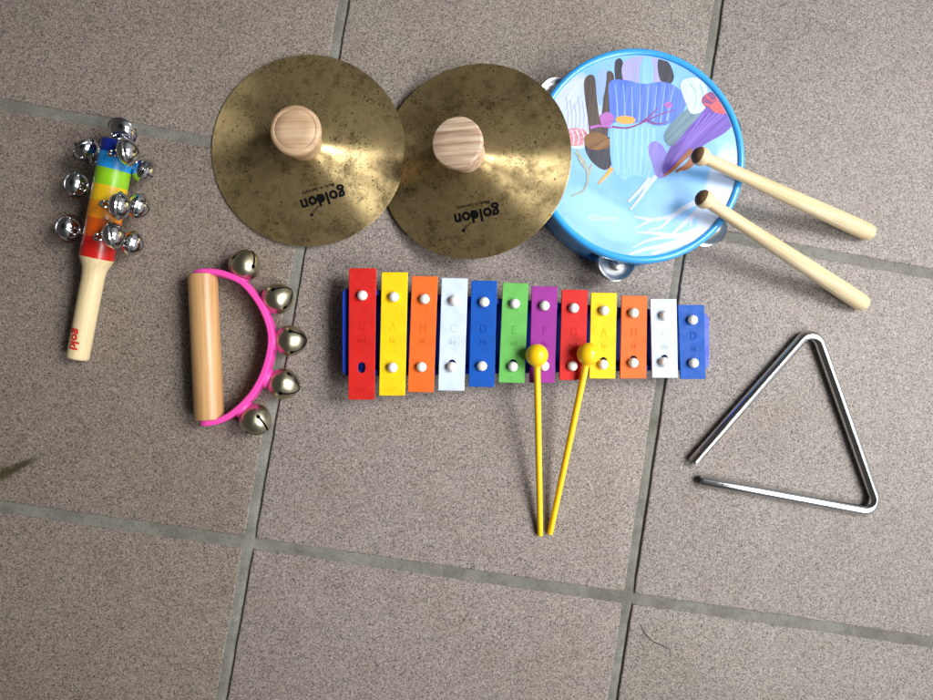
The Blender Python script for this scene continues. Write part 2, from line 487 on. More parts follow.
# ================================================================== CYMBALS
RC = 75.0
def cz(r):                                   # height of the brass cone above its rim plane
    t = min(1, r / RC)
    z = 20 * (1 - t) ** 1.3
    if r < 20: z += 2.2 * (1 - (r / 20) ** 2)
    return z
def cymbal(M, mat, knob_mat, label, tx, ang, mark_r, knob_ring):
    root = empty('cymbal', M.translation, label, 'cymbal', 'brass hand cymbals', M.to_3x3())
    bm = bmesh.new()
    rs = [3, 8, 12, 15, 18] + [20 + 1.5 * i for i in range(37)] + [74.8]
    prof = [(r, cz(r)) for r in rs] + [(75.0, -.1), (74.7, -.65)] + [(r, cz(r) - .95) for r in reversed(rs[:-1])]
    lathe(bm, prof, 128, closed=True)
    bmesh.ops.recalc_face_normals(bm, faces=bm.faces)
    disc_faces = len(bm.faces)
    def put(tb, at_xy, rot, mi=1, lift=.12):
        grid_cut(tb, 1.6)
        c, s = math.cos(rot), math.sin(rot)
        def fn(co):
            x = at_xy[0] + c * co.x - s * co.y; y = at_xy[1] + s * co.x + c * co.y
            r = math.hypot(x, y)
            return Vector((x, y, cz(r) + lift))
        add_bm(bm, tb, fn, mi)
    c, s = math.cos(ang), math.sin(ang)
    def loc(x, y): return (tx[0] + c * x - s * y, tx[1] + s * x + c * y)
    t = text_bm('goldon', 12.2, .42, 1.05)
    put(t, loc(0, 0), ang)
    # filled bowl of the d, its flag and dot (the note in the logo)
    def disc(x, y, r):
        b = bmesh.new(); vs = [b.verts.new((r * math.cos(2 * PI * i / 20), r * math.sin(2 * PI * i / 20), 0)) for i in range(20)]
        b.faces.new(vs); put(b, loc(x, y), ang, lift=.14)
    disc(2.3, .0, 2.7); disc(12.2, 9.6, 1.3)
    def bar(x0, y0, x1, y1, w):
        b = bmesh.new(); d = Vector((x1 - x0, y1 - y0, 0)); nn = Vector((-d.y, d.x, 0)).normalized() * w / 2
        a0 = Vector((x0, y0, 0)); a1 = Vector((x1, y1, 0))
        b.faces.new([b.verts.new(q) for q in (a0 - nn, a1 - nn, a1 + nn, a0 + nn)]); put(b, loc(0, 0), ang)
    bar(5.4, 5.2, 8.2, 6.6, .7); bar(8.4, 6.6, 10.2, 9.0, .5); bar(9.4, 6.2, 12.0, 9.2, .45)
    put(text_bm('Made in Germany', 3.4, .05, 1.05), loc(1.5, -7.2), ang)
    o = make('brass_disc', bm, [mat, M_INK], root, local=True, sharp=40)
    # turned wooden knob, narrow at the foot
    bm = bmesh.new(); z0 = cz(10) + .1
    kp = [(0, z0 - 1), (13.6, z0 - 1), (13.8, z0 + 1), (14.4, z0 + 7), (15.9, z0 + 14), (17.4, z0 + 20), (18.2, z0 + 24), (18.3, z0 + 26), (17.9, z0 + 27.6), (16.9, z0 + 28.6)]
    if knob_ring: kp += [(15.2, z0 + 28.95), (14.9, z0 + 28.6), (14.6, z0 + 28.6), (14.3, z0 + 28.95), (8, z0 + 29.1), (0, z0 + 29.2)]
    else: kp = kp[:-3] + [(18.25, z0 + 27.6), (17.9, z0 + 28.5), (17.1, z0 + 28.8), (8, z0 + 28.8), (0, z0 + 28.8)]
    lathe(bm, kp, 72)
    make('wooden_knob', bm, knob_mat, root, local=True, sharp=50)
    return root

Lp = at(212.8, 148, 1.0); Rp = at(404.3, 151, 10.5)
c1 = (Lp + Rp) / 2; c1.y = (at(305, 57, 5.9).y + at(309, 244, 5.9).y) / 2
sc1 = (Rp - Lp).length / 150
tilt = -math.asin(9.5 / 150)
M1 = Matrix.Rotation(tilt, 4, 'Y'); M1.translation = Vector((c1.x, c1.y, 5.9))
def to_local(M, px, py, z):
    return M.inverted() @ at(px, py, z)
M_BR1, M_BR2 = brass('tarnished_brass', .0), brass('tarnished_brass_warm', .31)
q = to_local(M1, 324, 199, 9.5)
cymbal(M1, M_BR1, M_KNOBA, 'brass hand cymbal lying almost flat, ring groove on its knob, nearer the rainbow bell stick', (q.x, q.y), R(196.5), 0, True)

TILT2 = R(18.5)
Rp = at(571.5, 160, 48.4)
c2x = Rp.x - 75 * math.cos(TILT2)
M2 = Matrix.Rotation(-TILT2, 4, 'Y'); 
zc = 75 * math.sin(TILT2) + .9
M2.translation = Vector((c2x, (at(482, 66.5, zc).y + at(480, 257, zc).y) / 2, zc))
q = to_local(M2, 476.5, 214, 33)
cymbal(M2, M_BR2, M_KNOBB, 'brass hand cymbal tilted against the blue tambourine, its knob striped with dark grain', (q.x, q.y), R(187.5), 0, False)

# ================================================================== TAMBOURINE
DC = at(640.3, 154.6, 42); DC.z = 0; TS = 1.047
tam = empty('tambourine', DC, 'round tambourine with sky blue rim, printed drumhead and silver jingles, half under a cymbal', 'tambourine')
tam.scale = (TS, TS, 1)
SLOTS = [R(20 + 60 * i) for i in range(6)]
RO = 78.0
bm = bmesh.new()
lathe(bm, [(73.0, 36.5), (73.0, 40.0), (73.3, 41.4), (74.3, 42.2), (75.6, 42.3), (76.9, 41.8), (77.8, 40.8), (78.2, 39.4), (78.2, 36.4), (77.5, 35.6), (76.2, 35.3), (74, 35.3)], 144, closed=True)
bmesh.ops.recalc_face_normals(bm, faces=bm.faces)
make('hoop', bm, M_HOOP, tam, local=True)
# shell with six windows
bm = bmesh.new(); NS = 144; zs = [0, 1.2, 9, 10, 31, 32, 35.4]; ring = []
for z in zs:
    r = 75.6 if z > .6 else 75.2
    ring.append([bm.verts.new((r * math.cos(2 * PI * i / NS), r * math.sin(2 * PI * i / NS), z)) for i in range(NS)])
for a in range(len(zs) - 1):
    for i in range(NS):
        am = 2 * PI * (i + .5) / NS
        if zs[a] >= 10 and zs[a + 1] <= 31 and any(abs((am - s + PI) % (2 * PI) - PI) < R(15) for s in SLOTS): continue
        bm.faces.new((ring[a][i], ring[a][(i + 1) % NS], ring[a + 1][(i + 1) % NS], ring[a + 1][i]))
bmesh.ops.recalc_face_normals(bm, faces=bm.faces)
g = bmesh.ops.solidify(bm, geom=bm.faces[:], thickness=2.6)
make('shell', bm, M_HOOP, tam, local=True, sharp=30)
# drumhead print: plain abstract brush patches in the print's colours
k = NT('printed_drumhead'); v = k.coord()
nz = k.n('ShaderNodeTexNoise'); nz.inputs['Scale'].default_value = 75; nz.inputs['Detail'].default_value = 4; k.l(v, nz.inputs['Vector'])
off = k.vmath('SUBTRACT', nz.outputs['Color'], (.5, .5, .5)).outputs[0]
sc_ = k.n('ShaderNodeVectorMath'); sc_.operation = 'SCALE'; sc_.inputs['Scale'].default_value = .0065; k.l(off, sc_.inputs[0])
wv = k.vmath('ADD', v, sc_.outputs[0]).outputs[0]
sky_n = k.noise(v, 30, 4)
cc = k.mix(k.val(sky_n, .35, .65), s2l((112, 172, 232)), s2l((142, 192, 240)))
def patch(cc, px, py, lx, ly, ang, rgb, rgb2=None, soft=.22, amt=1.0, stripe=0, flat=False):
    c = ((px - 640.3) / 1.40 * MM, -(py - 154.6) / 1.40 * MM, 0)
    d = k.vmath('SUBTRACT', v if flat else wv, c).outputs[0]
    rt = k.n('ShaderNodeVectorRotate'); rt.rotation_type = 'Z_AXIS'; rt.inputs['Angle'].default_value = -R(ang); k.l(d, rt.inputs['Vector'])
    s = k.vmath('MULTIPLY', rt.outputs[0], (1 / (lx / 1.38 * MM), 1 / (ly / 1.38 * MM), 0)).outputs[0]
    sx = k.n('ShaderNodeSeparateXYZ'); k.l(s, sx.inputs[0])
    p = 3.2
    e = k.math('ADD', k.math('POWER', k.math('ABSOLUTE', sx.outputs[0]), p), k.math('POWER', k.math('ABSOLUTE', sx.outputs[1]), p))
    m = k.math('MULTIPLY', k.val(e, 1 - soft, 1 + soft, 1, 0), amt)
    colr = s2l(rgb)
    if rgb2:
        d2 = k.vmath('SUBTRACT', v, c).outputs[0]; r2 = k.n('ShaderNodeVectorRotate'); r2.rotation_type = 'Z_AXIS'; r2.inputs['Angle'].default_value = -R(ang); k.l(d2, r2.inputs['Vector'])
        sv = k.vmath('MULTIPLY', r2.outputs[0], (22, 330, 1)).outputs[0]
        colr = k.mix(k.val(k.noise(sv, 1.0, 4, .6), .36, .66), s2l(rgb), s2l(rgb2))
    return k.mix(m, cc, colr)
P = [(724, 190, 16, 48, -18, (192, 208, 236), (174, 198, 238), .4), (600, 215, 40, 16, -30, (150, 200, 246), None, .6), (575, 108, 24, 34, 20, (196, 206, 224), (180, 194, 218), .4)]
for p in P: cc = patch(cc, *p)
k.inp('Base Color', cc); k.inp('Roughness', .42)
k.bump(k.noise(v, 900, 2), .03, .0003)
M_PRINT = k.m
M_PWHITE = plastic('white_print', (190, 203, 232), .45, .02)
M_PLOGO = plastic('pale_print', (206, 230, 255), .45, .02)
PRINTS = [M_PRINT, M_PWHITE, M_PLOGO]
def ink(rgb, rgb2, ang):
    k = NT('printed_ink'); v = k.coord()
    rt = k.n('ShaderNodeVectorRotate'); rt.rotation_type = 'Z_AXIS'; rt.inputs['Angle'].default_value = -R(ang); k.l(v, rt.inputs['Vector'])
    sv = k.vmath('MULTIPLY', rt.outputs[0], (26, 420, 1)).outputs[0]
    k.inp('Base Color', k.mix(k.val(k.noise(sv, 1.0, 4, .6), .36, .66), s2l(rgb), s2l(rgb2))); k.inp('Roughness', .42)
    PRINTS.append(k.m); return len(PRINTS) - 1
bm = bmesh.new()
lathe(bm, [(0, 40.3), (30, 40.3), (60, 40.3), (73.4, 40.3)], 128)
for f in bm.faces:
    f.normal_update()
    if f.normal.z < 0: f.normal_flip()
def ribbon(bm, pix, w0, w1, z, mi):
    pts = [(at(x, y, 40.3) - DC) / TS for (x, y) in pix]
    pts = [Vector((p.x, p.y, z)) for p in smooth_path(pts, 6)]
    pts = [p for p in pts if math.hypot(p.x, p.y) < 72.6]
    L, Rr = [], []
    m = len(pts)
    for i, p in enumerate(pts):
        d = pts[min(i + 1, m - 1)] - pts[max(i - 1, 0)]; n_ = Vector((-d.y, d.x, 0)).normalized()
        w = (w0 + (w1 - w0) * i / (m - 1)) * 1.35 / 2 / 1.38
        L.append(bm.verts.new(p + n_ * w)); Rr.append(bm.verts.new(p - n_ * w))
    for i in range(m - 1):
        f = bm.faces.new((Rr[i], Rr[i + 1], L[i + 1], L[i])); f.material_index = mi
        f.normal_update()
        if f.normal.z < 0: f.normal_flip()
ZL = [40.31]
def shape(pix, mi, n=5):
    ZL[0] += .006
    pts = smooth_path([(at(x, y, 40.3) - DC) / TS for (x, y) in pix], n, closed=True)
    pts = [Vector((p.x, p.y, 0)) for p in pts]
    pts = [p if p.length < 72.2 else p.normalized() * 72.2 for p in pts]
    vs = [bm.verts.new((p.x, p.y, ZL[0])) for p in pts]
    es = [bm.edges.new((vs[i], vs[(i + 1) % len(vs)])) for i in range(len(vs)) if (vs[i].co - vs[(i + 1) % len(vs)].co).length > 1e-4]
    r = bmesh.ops.triangle_fill(bm, edges=es, use_beauty=True, normal=(0, 0, 1))
    for f in r['geom']:
        if isinstance(f, bmesh.types.BMFace):
            f.normal_update(); f.material_index = mi
            if f.normal.z < 0: f.normal_flip()
def lines(pairs, mi, w0=.9, w1=.5):
    for pp in pairs:
        ZL[0] += .004; ribbon(bm, pp, w0, w1, ZL[0], mi)
brown = ink((66, 58, 58), (92, 80, 74), 84); dark = ink((46, 46, 56), (70, 70, 84), 80); tan = ink((140, 102, 64), (104, 74, 50), 30)
peri = ink((70, 104, 212), (102, 136, 230), 84); perl = ink((150, 176, 246), (134, 164, 242), 80); lav = ink((172, 166, 216), (150, 156, 216), 85)
pale = ink((118, 176, 240), (142, 194, 248), 86); pall = ink((166, 208, 252), (152, 198, 248), 86); pur = ink((86, 58, 158), (112, 80, 186), 40); purl = ink((134, 104, 202), (120, 90, 192), 40)
teal = ink((88, 118, 138), (110, 142, 156), 48); snow = ink((200, 212, 232), (178, 194, 222), 60); rose = ink((190, 110, 124), (210, 160, 170), 20); plum = ink((150, 66, 110), (110, 60, 128), 30)
coral = ink((220, 92, 92), (204, 76, 88), 20); amber = ink((224, 150, 66), (236, 176, 90), 5); mauve = ink((184, 112, 190), (150, 90, 166), 20); rust = ink((172, 104, 62), (138, 78, 46), 35); olive = ink((172, 178, 166), (150, 160, 150), 60)
lil = ink((120, 112, 200), (142, 132, 214), 70)
shape([(556, 116), (566, 96), (580, 84), (588, 100), (590, 126), (588, 146), (572, 148), (560, 134)], snow)
lines([[(566 + 4 * i, 96 + (i % 3) * 4), (568 + 4 * i, 118), (566 + 4 * i, 138)] for i in range(6)], lav, .8, .4)
shape([(562, 134), (574, 128), (588, 132), (590, 142), (576, 146), (564, 144)], rose)
lines([[(566 + 5 * i, 130), (569 + 5 * i, 137), (568 + 5 * i, 145)] for i in range(5)], snow, 1.2, .5)
shape([(584, 82), (594, 76), (597, 100), (600, 122), (604, 146), (592, 148), (588, 120)], brown)
shape([(607, 72), (614, 76), (612, 100), (609, 124), (606, 142), (598, 138), (602, 112), (604, 92)], brown)
shape([(597, 74), (606, 70), (605, 90), (600, 106), (597, 92)], perl)
shape([(586, 140), (598, 134), (612, 140), (614, 158), (606, 170), (594, 164), (586, 152)], dark)
shape([(584, 138), (594, 132), (606, 136), (612, 146), (600, 150), (588, 148)], tan)
shape([(615, 62), (622, 60), (625, 80), (616, 82)], dark); shape([(626, 60), (664, 58), (666, 82), (640, 86), (624, 82)], lav)
shape([(642, 60), (652, 60), (652, 84), (640, 84)], pale); shape([(658, 60), (668, 62), (674, 76), (670, 84), (660, 80)], dark)
shape([(610, 82), (624, 80), (644, 84), (664, 82), (680, 90), (686, 104), (676, 120), (660, 126), (640, 122), (622, 128), (612, 122), (609, 100)], peri)
lines([[(618 + 7 * i, 124 - (i % 2) * 3), (617 + 7.6 * i, 104), (615 + 8.4 * i, 84 + (i % 3))] for i in range(8)], perl, 1.1, .5)
shape([(612, 124), (630, 124), (650, 124), (658, 142), (658, 164), (650, 180), (636, 176), (622, 180), (612, 166), (610, 144)], pale)
lines([[(618 + 6 * i, 128), (617 + 6.2 * i, 150), (620 + 5 * i, 174)] for i in range(7)], pall, 1.0, .4)
shape([(648, 146), (658, 142), (668, 156), (668, 174), (658, 178), (652, 164)], lil)
shape([(704, 100), (722, 104), (736, 118), (726, 132), (706, 144), (688, 158), (668, 174), (662, 170), (668, 152), (682, 130), (694, 114)], pur)
lines([[(728 - 6 * i, 112 + 2 * i * .2), (702 - 4 * i, 132 + 2 * i), (674 - 1 * i, 162 + i)] for i in range(5)], purl, 1.1, .5)
shape([(664, 136), (676, 118), (694, 106), (702, 112), (688, 128), (672, 146)], teal)
shape([(680, 84), (690, 78), (702, 80), (708, 94), (704, 110), (692, 114), (686, 104)], snow)
lines([[(690, 84), (696, 94), (694, 108)], [(700, 84), (703, 96), (700, 106)]], pale, 1.0, .5)
shape([(702, 98), (712, 92), (724, 100), (728, 110), (714, 110), (704, 106)], plum); shape([(710, 106), (718, 102), (730, 108), (724, 114), (714, 112)], coral)
lines([[(706, 96), (712, 101), (720, 100)], [(716, 96), (718, 104), (726, 106)], [(704, 104), (710, 106), (716, 113)]], coral, 1.4, .5)
shape([(616, 118), (624, 116), (634, 118), (634, 123), (624, 124), (617, 122)], amber)
lines([[(612, 127), (628, 128), (644, 122), (662, 114), (676, 110)], [(646, 120), (656, 124), (668, 122)], [(640, 124), (650, 116), (658, 108)]], plum, 1.5, .6)
shape([(600, 116), (608, 112), (614, 118), (610, 126), (602, 126)], mauve); lines([[(590, 128), (600, 126), (612, 128)]], mauve, 2.4, 1.0); shape([(664, 104), (670, 102), (672, 107), (666, 108)], mauve)
lines([[(692, 150), (682, 160), (672, 170), (664, 176)], [(696, 152), (688, 164), (676, 172)], [(700, 154), (690, 166), (682, 170)]], rust, 4.0, 1.6)
lines([[(656, 176), (648, 186), (640, 198), (630, 210)], [(650, 178), (640, 190), (628, 202)]], snow, 3.4, 1.6)
lines([[(612, 168), (606, 176), (598, 184)]], amber, 3.4, 1.2)
lines([[(576, 152), (584, 162), (588, 176), (584, 190), (572, 196)], [(586, 168), (580, 160), (578, 150)], [(588, 176), (592, 164)]], olive, 2.6, 1.2)
def bp(x, y): return (630 + x / 8.48, 190 + y / 8.48)
BR = [([(560, 105), (450, 160), (350, 225), (250, 245), (170, 252), (110, 240), (40, 225)], 4.2, 1.2),
      ([(400, 195), (340, 245), (260, 315), (150, 345)], 3.2, 1.0), ([(180, 258), (100, 295), (48, 330)], 2.2, .8),
      ([(600, 160), (520, 230), (440, 300), (355, 380)], 4.4, 2.0), ([(560, 205), (520, 260), (515, 325)], 2.2, .8), ([(580, 180), (585, 225), (580, 260)], 1.8, .8),
      ([(760, 100), (690, 215), (600, 320), (500, 370), (380, 392), (270, 375), (160, 362), (50, 365)], 8, 1.0),
      ([(480, 378), (350, 395), (230, 410), (120, 440), (25, 490)], 3.6, .9), ([(640, 300), (540, 380), (420, 440), (250, 480), (100, 510), (-60, 570)], 7, 1.6),
      ([(560, 370), (430, 455), (300, 500), (160, 555)], 4.5, 2.5), ([(700, 250), (640, 330), (560, 400), (470, 450)], 5, 3), ([(760, 20), (720, 120), (680, 220)], 7, 6)]
for i, (pp, a, b) in enumerate(BR): ribbon(bm, [bp(*q) for q in pp], a, b, 40.33 + .006 * i, 1)
tb_ = text_bm('©Disney', 5.4, .03, 1.12)
q = (at(603, 218.5, 40.3) - DC) / TS
add_bm(bm, tb_, lambda co: Vector((q.x + co.x, q.y + co.y, 40.34)), 2)
make('drumhead', bm, PRINTS, tam, local=True)
def jingle_bm():
    bm = bmesh.new()
    top = [(1.3, 2.3), (3.2, 2.3), (4.6, 1.7), (6.0, .4), (8.5, .15), (11.2, .8), (12.9, 1.7), (13.5, 1.75)]
    lathe(bm, top + [(13.5, 1.45)] + [(r, z - .4) for r, z in reversed(top[:-1])], 48, closed=True)
    bmesh.ops.recalc_face_normals(bm, faces=bm.faces); return bm
pin0 = jin0 = None
for a in SLOTS:
    sl = {80: -4.5, 260: 2.6, 140: 0, 320: .8}.get(round(math.degrees(a)), 0)
    x, y = (73.6 + sl) * math.cos(a), (73.6 + sl) * math.sin(a)      # loose on their pins
    if jin0 is None:
        bm = bmesh.new(); tube(bm, [(0, 0, 10.2), (0, 0, 30.8)], 1.1, 12)
        pin0 = make('pin', bm, M_STEEL, tam, local=True); pin0.location = Vector((x, y, 0)) * MM
        jin0 = make('jingle', jingle_bm(), M_STEEL, tam, local=True)
        jl = [jin0, jin0.copy()]; link(jl[1]); jl[1].parent = tam
    else:
        pc = pin0.copy(); link(pc); pc.parent = tam; pc.location = Vector((x, y, 0)) * MM
        jl = [jin0.copy(), jin0.copy()]
        for o in jl: link(o); o.parent = tam
    jl[0].location = Vector((x + .4 * math.cos(a), y + .4 * math.sin(a), 23.8)) * MM
    jl[0].rotation_euler = (R(2.5), R(-3), a)
    jl[1].location = Vector((x, y, 17.8)) * MM; jl[1].rotation_euler = (PI + R(3), R(2), a)

# ================================================================== DRUMSTICKS
def drumstick(head, tail, label):
    d = (tail - head); L = d.length + 9
    root = empty('drumstick', head, label, 'drumstick', 'wooden drumsticks', frame(head, d).to_3x3())
    bm = bmesh.new()
    prof = [(4.3, 4.6), (4.5, 12), (4.9, L * .25), (5.9, L * .5), (6.7, L * .75), (7.1, L * .9), (7.0, L - 6), (6.3, L - 2.6), (4.8, L - .8), (2.6, L - .1), (0, L)]
    lathe(bm, prof, 40)
    make('shaft', bm, M_BEATER, root, local=True, sharp=60)
    bm = bmesh.new(); rr = 6.9
    prof = [(rr * math.sin(t), -rr * math.cos(t), 1 if -rr * math.cos(t) < -3.5 else 0) for t in [PI * i / 22 for i in range(20)]]
    prof[0] = (0, -rr, 1)
    lathe(bm, prof, 40)
    make('ball_head', bm, [M_BEATER, M_TIP], root, local=True, sharp=60)
    return root
drumstick(at(701, 156.5, 62.5), at(864, 230.5, 7.2), 'upper wooden drumstick resting across the tambourine rim, tail end higher up the tiles')
drumstick(at(704.5, 199.5, 59), at(858, 300.5, 7.2), 'lower wooden drumstick resting on the tambourine rim, tail end pointing towards the triangle')

# ================================================================== TRIANGLE
TZ = 4.4
V = [at(*p, TZ) for p in ((692.5, 462.5), (813.5, 325.5), (880.5, 513.5), (699.5, 480.0))]
def fillet(a, b, c, r):
    u = (a - b).normalized(); w = (c - b).normalized(); h = u.angle(w) / 2
    t = r / math.tan(h); cen = b + (u + w).normalized() * (r / math.sin(h))
    p0 = b + u * t; p1 = b + w * t; out = []
    a0 = (p0 - cen); a1 = (p1 - cen); an = a0.angle(a1); ax = a0.cross(a1).normalized()
    for i in range(13): out.append(cen + Matrix.Rotation(an * i / 12, 3, ax) @ a0)
    return out
pth = [V[0]] + [V[0].lerp(V[1], t) for t in (.01, .3, .6)] + fillet(V[0], V[1], V[2], 9.5) + [V[1].lerp(V[2], t) for t in (.35, .6)] + fillet(V[1], V[2], V[3], 9.5) + [V[2].lerp(V[3], t) for t in (.35, .7, .99)] + [V[3]]
bm = bmesh.new(); rad = [4.3] * len(pth); rad[0] = rad[-1] = 3.8
tube(bm, pth, rad, 28)
o = make('triangle', bm, M_ROD, sharp=40)
o['label'] = 'shiny chrome steel triangle with one open corner, lying on the tiles'; o['category'] = 'triangle'

# ================================================================== METALLOPHONE
ZT = 26.0; ZB = 24.2
base_c = at(525, 335, 0)
met = empty('metallophone', base_c, 'toy metallophone with twelve rainbow coloured bars on a blue plastic base', 'metallophone')
bars = [ # top-left, top-right, bottom-right, bottom-left
 ((349, 268.2), (376.4, 268.2), (374.6, 399.6), (348.4, 399.6)), ((381.7, 272.2), (408, 272.2), (405.2, 395.6), (379, 395.6)),
 ((412, 276), (438, 276.4), (433.8, 392.4), (407.8, 391.8)), ((441.8, 277.8), (468, 278.4), (464.3, 390.8), (438.2, 390.4)),
 ((471.5, 280.5), (497.2, 280.8), (494.4, 387.2), (468.8, 386.6)), ((503, 282.5), (528.6, 283.6), (524.5, 383.2), (498.6, 382.4)),
 ((532, 286), (557.7, 286.6), (554.6, 383), (529.4, 382.6)), ((562, 289.4), (588, 290), (585.2, 380), (559.5, 380)),
 ((591.2, 292.6), (617, 292.9), (615.4, 378.6), (589.4, 378.4)), ((621.8, 295.6), (647.2, 296), (646.4, 378.4), (620.2, 378.4)),
 ((650.4, 298.9), (676.6, 299), (678, 377.9), (652.3, 377.7)), ((678, 304.8), (704.3, 305), (705.7, 379), (680.6, 379))]
tp = [(362.4, 295.4), (394, 296.8), (424.6, 299), (454.5, 300.5), (484.5, 302), (515, 303.5), (544.8, 305.5), (574, 308), (604.5, 310.5), (634, 313), (665, 315.5), (693, 319.8)]
bpg = [(361.5, 367.5), (392.5, 367.5), (421.5, 367), (452, 367), (482, 366), (513, 366.5), (544.5, 366), (572.8, 366), (603.5, 364.5), (633.6, 362.8), (664.5, 362), (694, 363)]
notes = [('G', 'sol'), ('A', 'la'), ('H', 'si'), ('C', 'do'), ('D', 're'), ('E', 'mi'), ('F', 'fa'), ('G', 'sol'), ('A', 'la'), ('H', 'si'), ('C', 'do'), ('D', 're')]
RED, YEL, ORA, WHI, BLU, GRE, PUR = (202, 34, 28), (242, 202, 16), (232, 106, 38), (203, 217, 232), (0, 80, 174), (102, 178, 86), (150, 46, 146)
seq = [('red', RED), ('yellow', YEL), ('orange', ORA), ('white', WHI), ('blue', BLU), ('green', GRE), ('purple', PUR), ('red', RED), ('yellow', YEL), ('orange', ORA), ('white', WHI), ('blue', BLU)]
bmat = {n: plastic('enamel_' + n, c, .46, .09, 0, 80, .12) for n, c in seq}
for m_ in bmat.values(): m_.node_tree.nodes['Principled BSDF'].inputs['Specular IOR Level'].default_value = .22
# hollow base tray with two rails
bm = bmesh.new(); ZBASE = 21.5
oc = [at(342.6, 287.5, ZBASE), at(342.6, 376.5, ZBASE), at(709, 369.5, ZBASE), at(709, 313.5, ZBASE)]
outer = round_poly(oc, 6)
cen = sum(oc, Vector()) / 4
ic = []
m4 = len(oc)
for i in range(4):
    a, b, c = oc[i - 1], oc[i], oc[(i + 1) % 4]
    u = (a - b).normalized(); w = (c - b).normalized(); ic.append(b + (u + w) * 4.2)
inner = round_poly(ic, 4)
prism(bm, outer, 3.2, ZBASE, [inner])
b2 = bmesh.new(); prism(b2, round_poly([p.lerp(cen, .004) for p in oc], 6), 0, 3.0)
add_bm(bm, b2)
for kk, row in enumerate((tp, bpg)):
    for i, (px, py) in enumerate(row):
        if kk == 1 and i == 0: continue
        p = at(px, py, 22); Mp = Matrix.Translation((p.x, p.y, 0))
        lathe(bm, [(4.2, 3.2), (3.6, ZB - .3), (1.2, ZB - .3), (0, ZB - .3)], 20, Mp)
bmesh.ops.recalc_face_normals(bm, faces=bm.faces)
make('base', bm, M_BASE, met, sharp=40)
NOTE = {}
COLS = {'red': 'red', 'yellow': 'yellow'}
plabels = ['long red bar engraved G sol with its lower peg missing', 'longer yellow bar engraved A la', 'longer orange bar engraved H si', 'longer white bar engraved C do', 'longer blue bar engraved D re',
           'green bar engraved E mi', 'purple bar engraved F fa', 'shorter red bar engraved G sol', 'shorter yellow bar engraved A la', 'shorter orange bar engraved H si', 'shorter white bar engraved C do', 'shortest bar, blue and engraved D re']
peg0 = None
def peg_bm():
    bm = bmesh.new()
    lathe(bm, [(0, -3.4), (1.7, -3.4), (1.7, -.2), (2.9, 0), (3.65, .8), (3.85, 1.8), (3.6, 3.0), (2.9, 4.1), (1.8, 4.8), (.8, 5.1), (0, 5.15)], 28)
    return bm
for i, quad in enumerate(bars):
    q4 = [at(x, y, ZT) for (x, y) in quad]
    # a hair of unevenness: no bar sits perfectly flat
    bm = bmesh.new()
    def stad(c, w, h, n=8):
        u = ((q4[0] + q4[1]) / 2 - (q4[2] + q4[3]) / 2).normalized(); s_ = Vector((u.y, -u.x, 0)); pts = []
        for t in range(n + 1): a = PI * t / n; pts.append(c + u * (h / 2 - w / 2) + (s_ * math.cos(a) + u * math.sin(a)) * w / 2)
        for t in range(n + 1): a = PI + PI * t / n; pts.append(c - u * (h / 2 - w / 2) + (s_ * math.cos(a) + u * math.sin(a)) * w / 2)
        return pts
    hole_h = 8.0 if i in (0, 3, 5, 8, 9, 10) else 6.0
    dy = (0, 0, 0, -2.2, 0, -2.0, 0, 0, -2.2, -2.0, -2.2, 0)[i]
    holes = [stad(at(bpg[i][0], bpg[i][1] + dy, ZT), 5.4, hole_h)]
    lp = round_poly(list(reversed(q4)), .7, 3)
    prism(bm, lp, ZB, ZT, holes)
    te = [e for e in bm.edges if all(abs(v.co.z - ZT) < 1e-4 for v in e.verts) and len(e.link_faces) == 2 and any(abs(f.normal.z) < .3 for f in e.link_faces)]
    bmesh.ops.bevel(bm, geom=te, offset=.3, segments=2, affect='EDGES', profile=.5)
    mc = [at(362 + 0, 320, ZT)]
    ux = ((q4[1] + q4[2]) / 2 - (q4[0] + q4[3]) / 2); ang = math.atan2(ux.y, ux.x)
    axis = ((q4[0] + q4[1]) / 2 - (q4[2] + q4[3]) / 2).normalized()
    pegmid = (at(*tp[i], ZT) + at(*bpg[i], ZT)) / 2
    big, small = notes[i]
    for s_, sz, o_ in ((big, 9.2, 4.0), (small, 5.6, -6.2)):
        t = text_bm(s_, sz, outline=True, rad=.28, spacing=1.25)
        c0 = pegmid + axis * o_; ca_, sa_ = math.cos(ang), math.sin(ang)
        add_bm(bm, t, lambda co: Vector((c0.x + ca_ * co.x * .8 - sa_ * co.y, c0.y + sa_ * co.x * .8 + ca_ * co.y, ZT + .02 + co.z)))
    bo = make('bar', bm, bmat[seq[i][0]], met, sharp=30, flat=True, label=plabels[i])
    for row, kk in ((tp, 0), (bpg, 1)):
        if kk == 1 and i == 0: continue
        p = at(row[i][0], row[i][1], ZT + 2.6); p.z = ZT + .25
        if peg0 is None:
            peg0 = make('peg', peg_bm(), M_WHITE, bo, local=True, sharp=50); pg = peg0
        else:
            pg = peg0.copy(); link(pg); pg.parent = bo
        pg.location = p * MM - (bo.location + met.location)
        pg.rotation_euler = (random.uniform(-.05, .05), random.uniform(-.05, .05), 0)

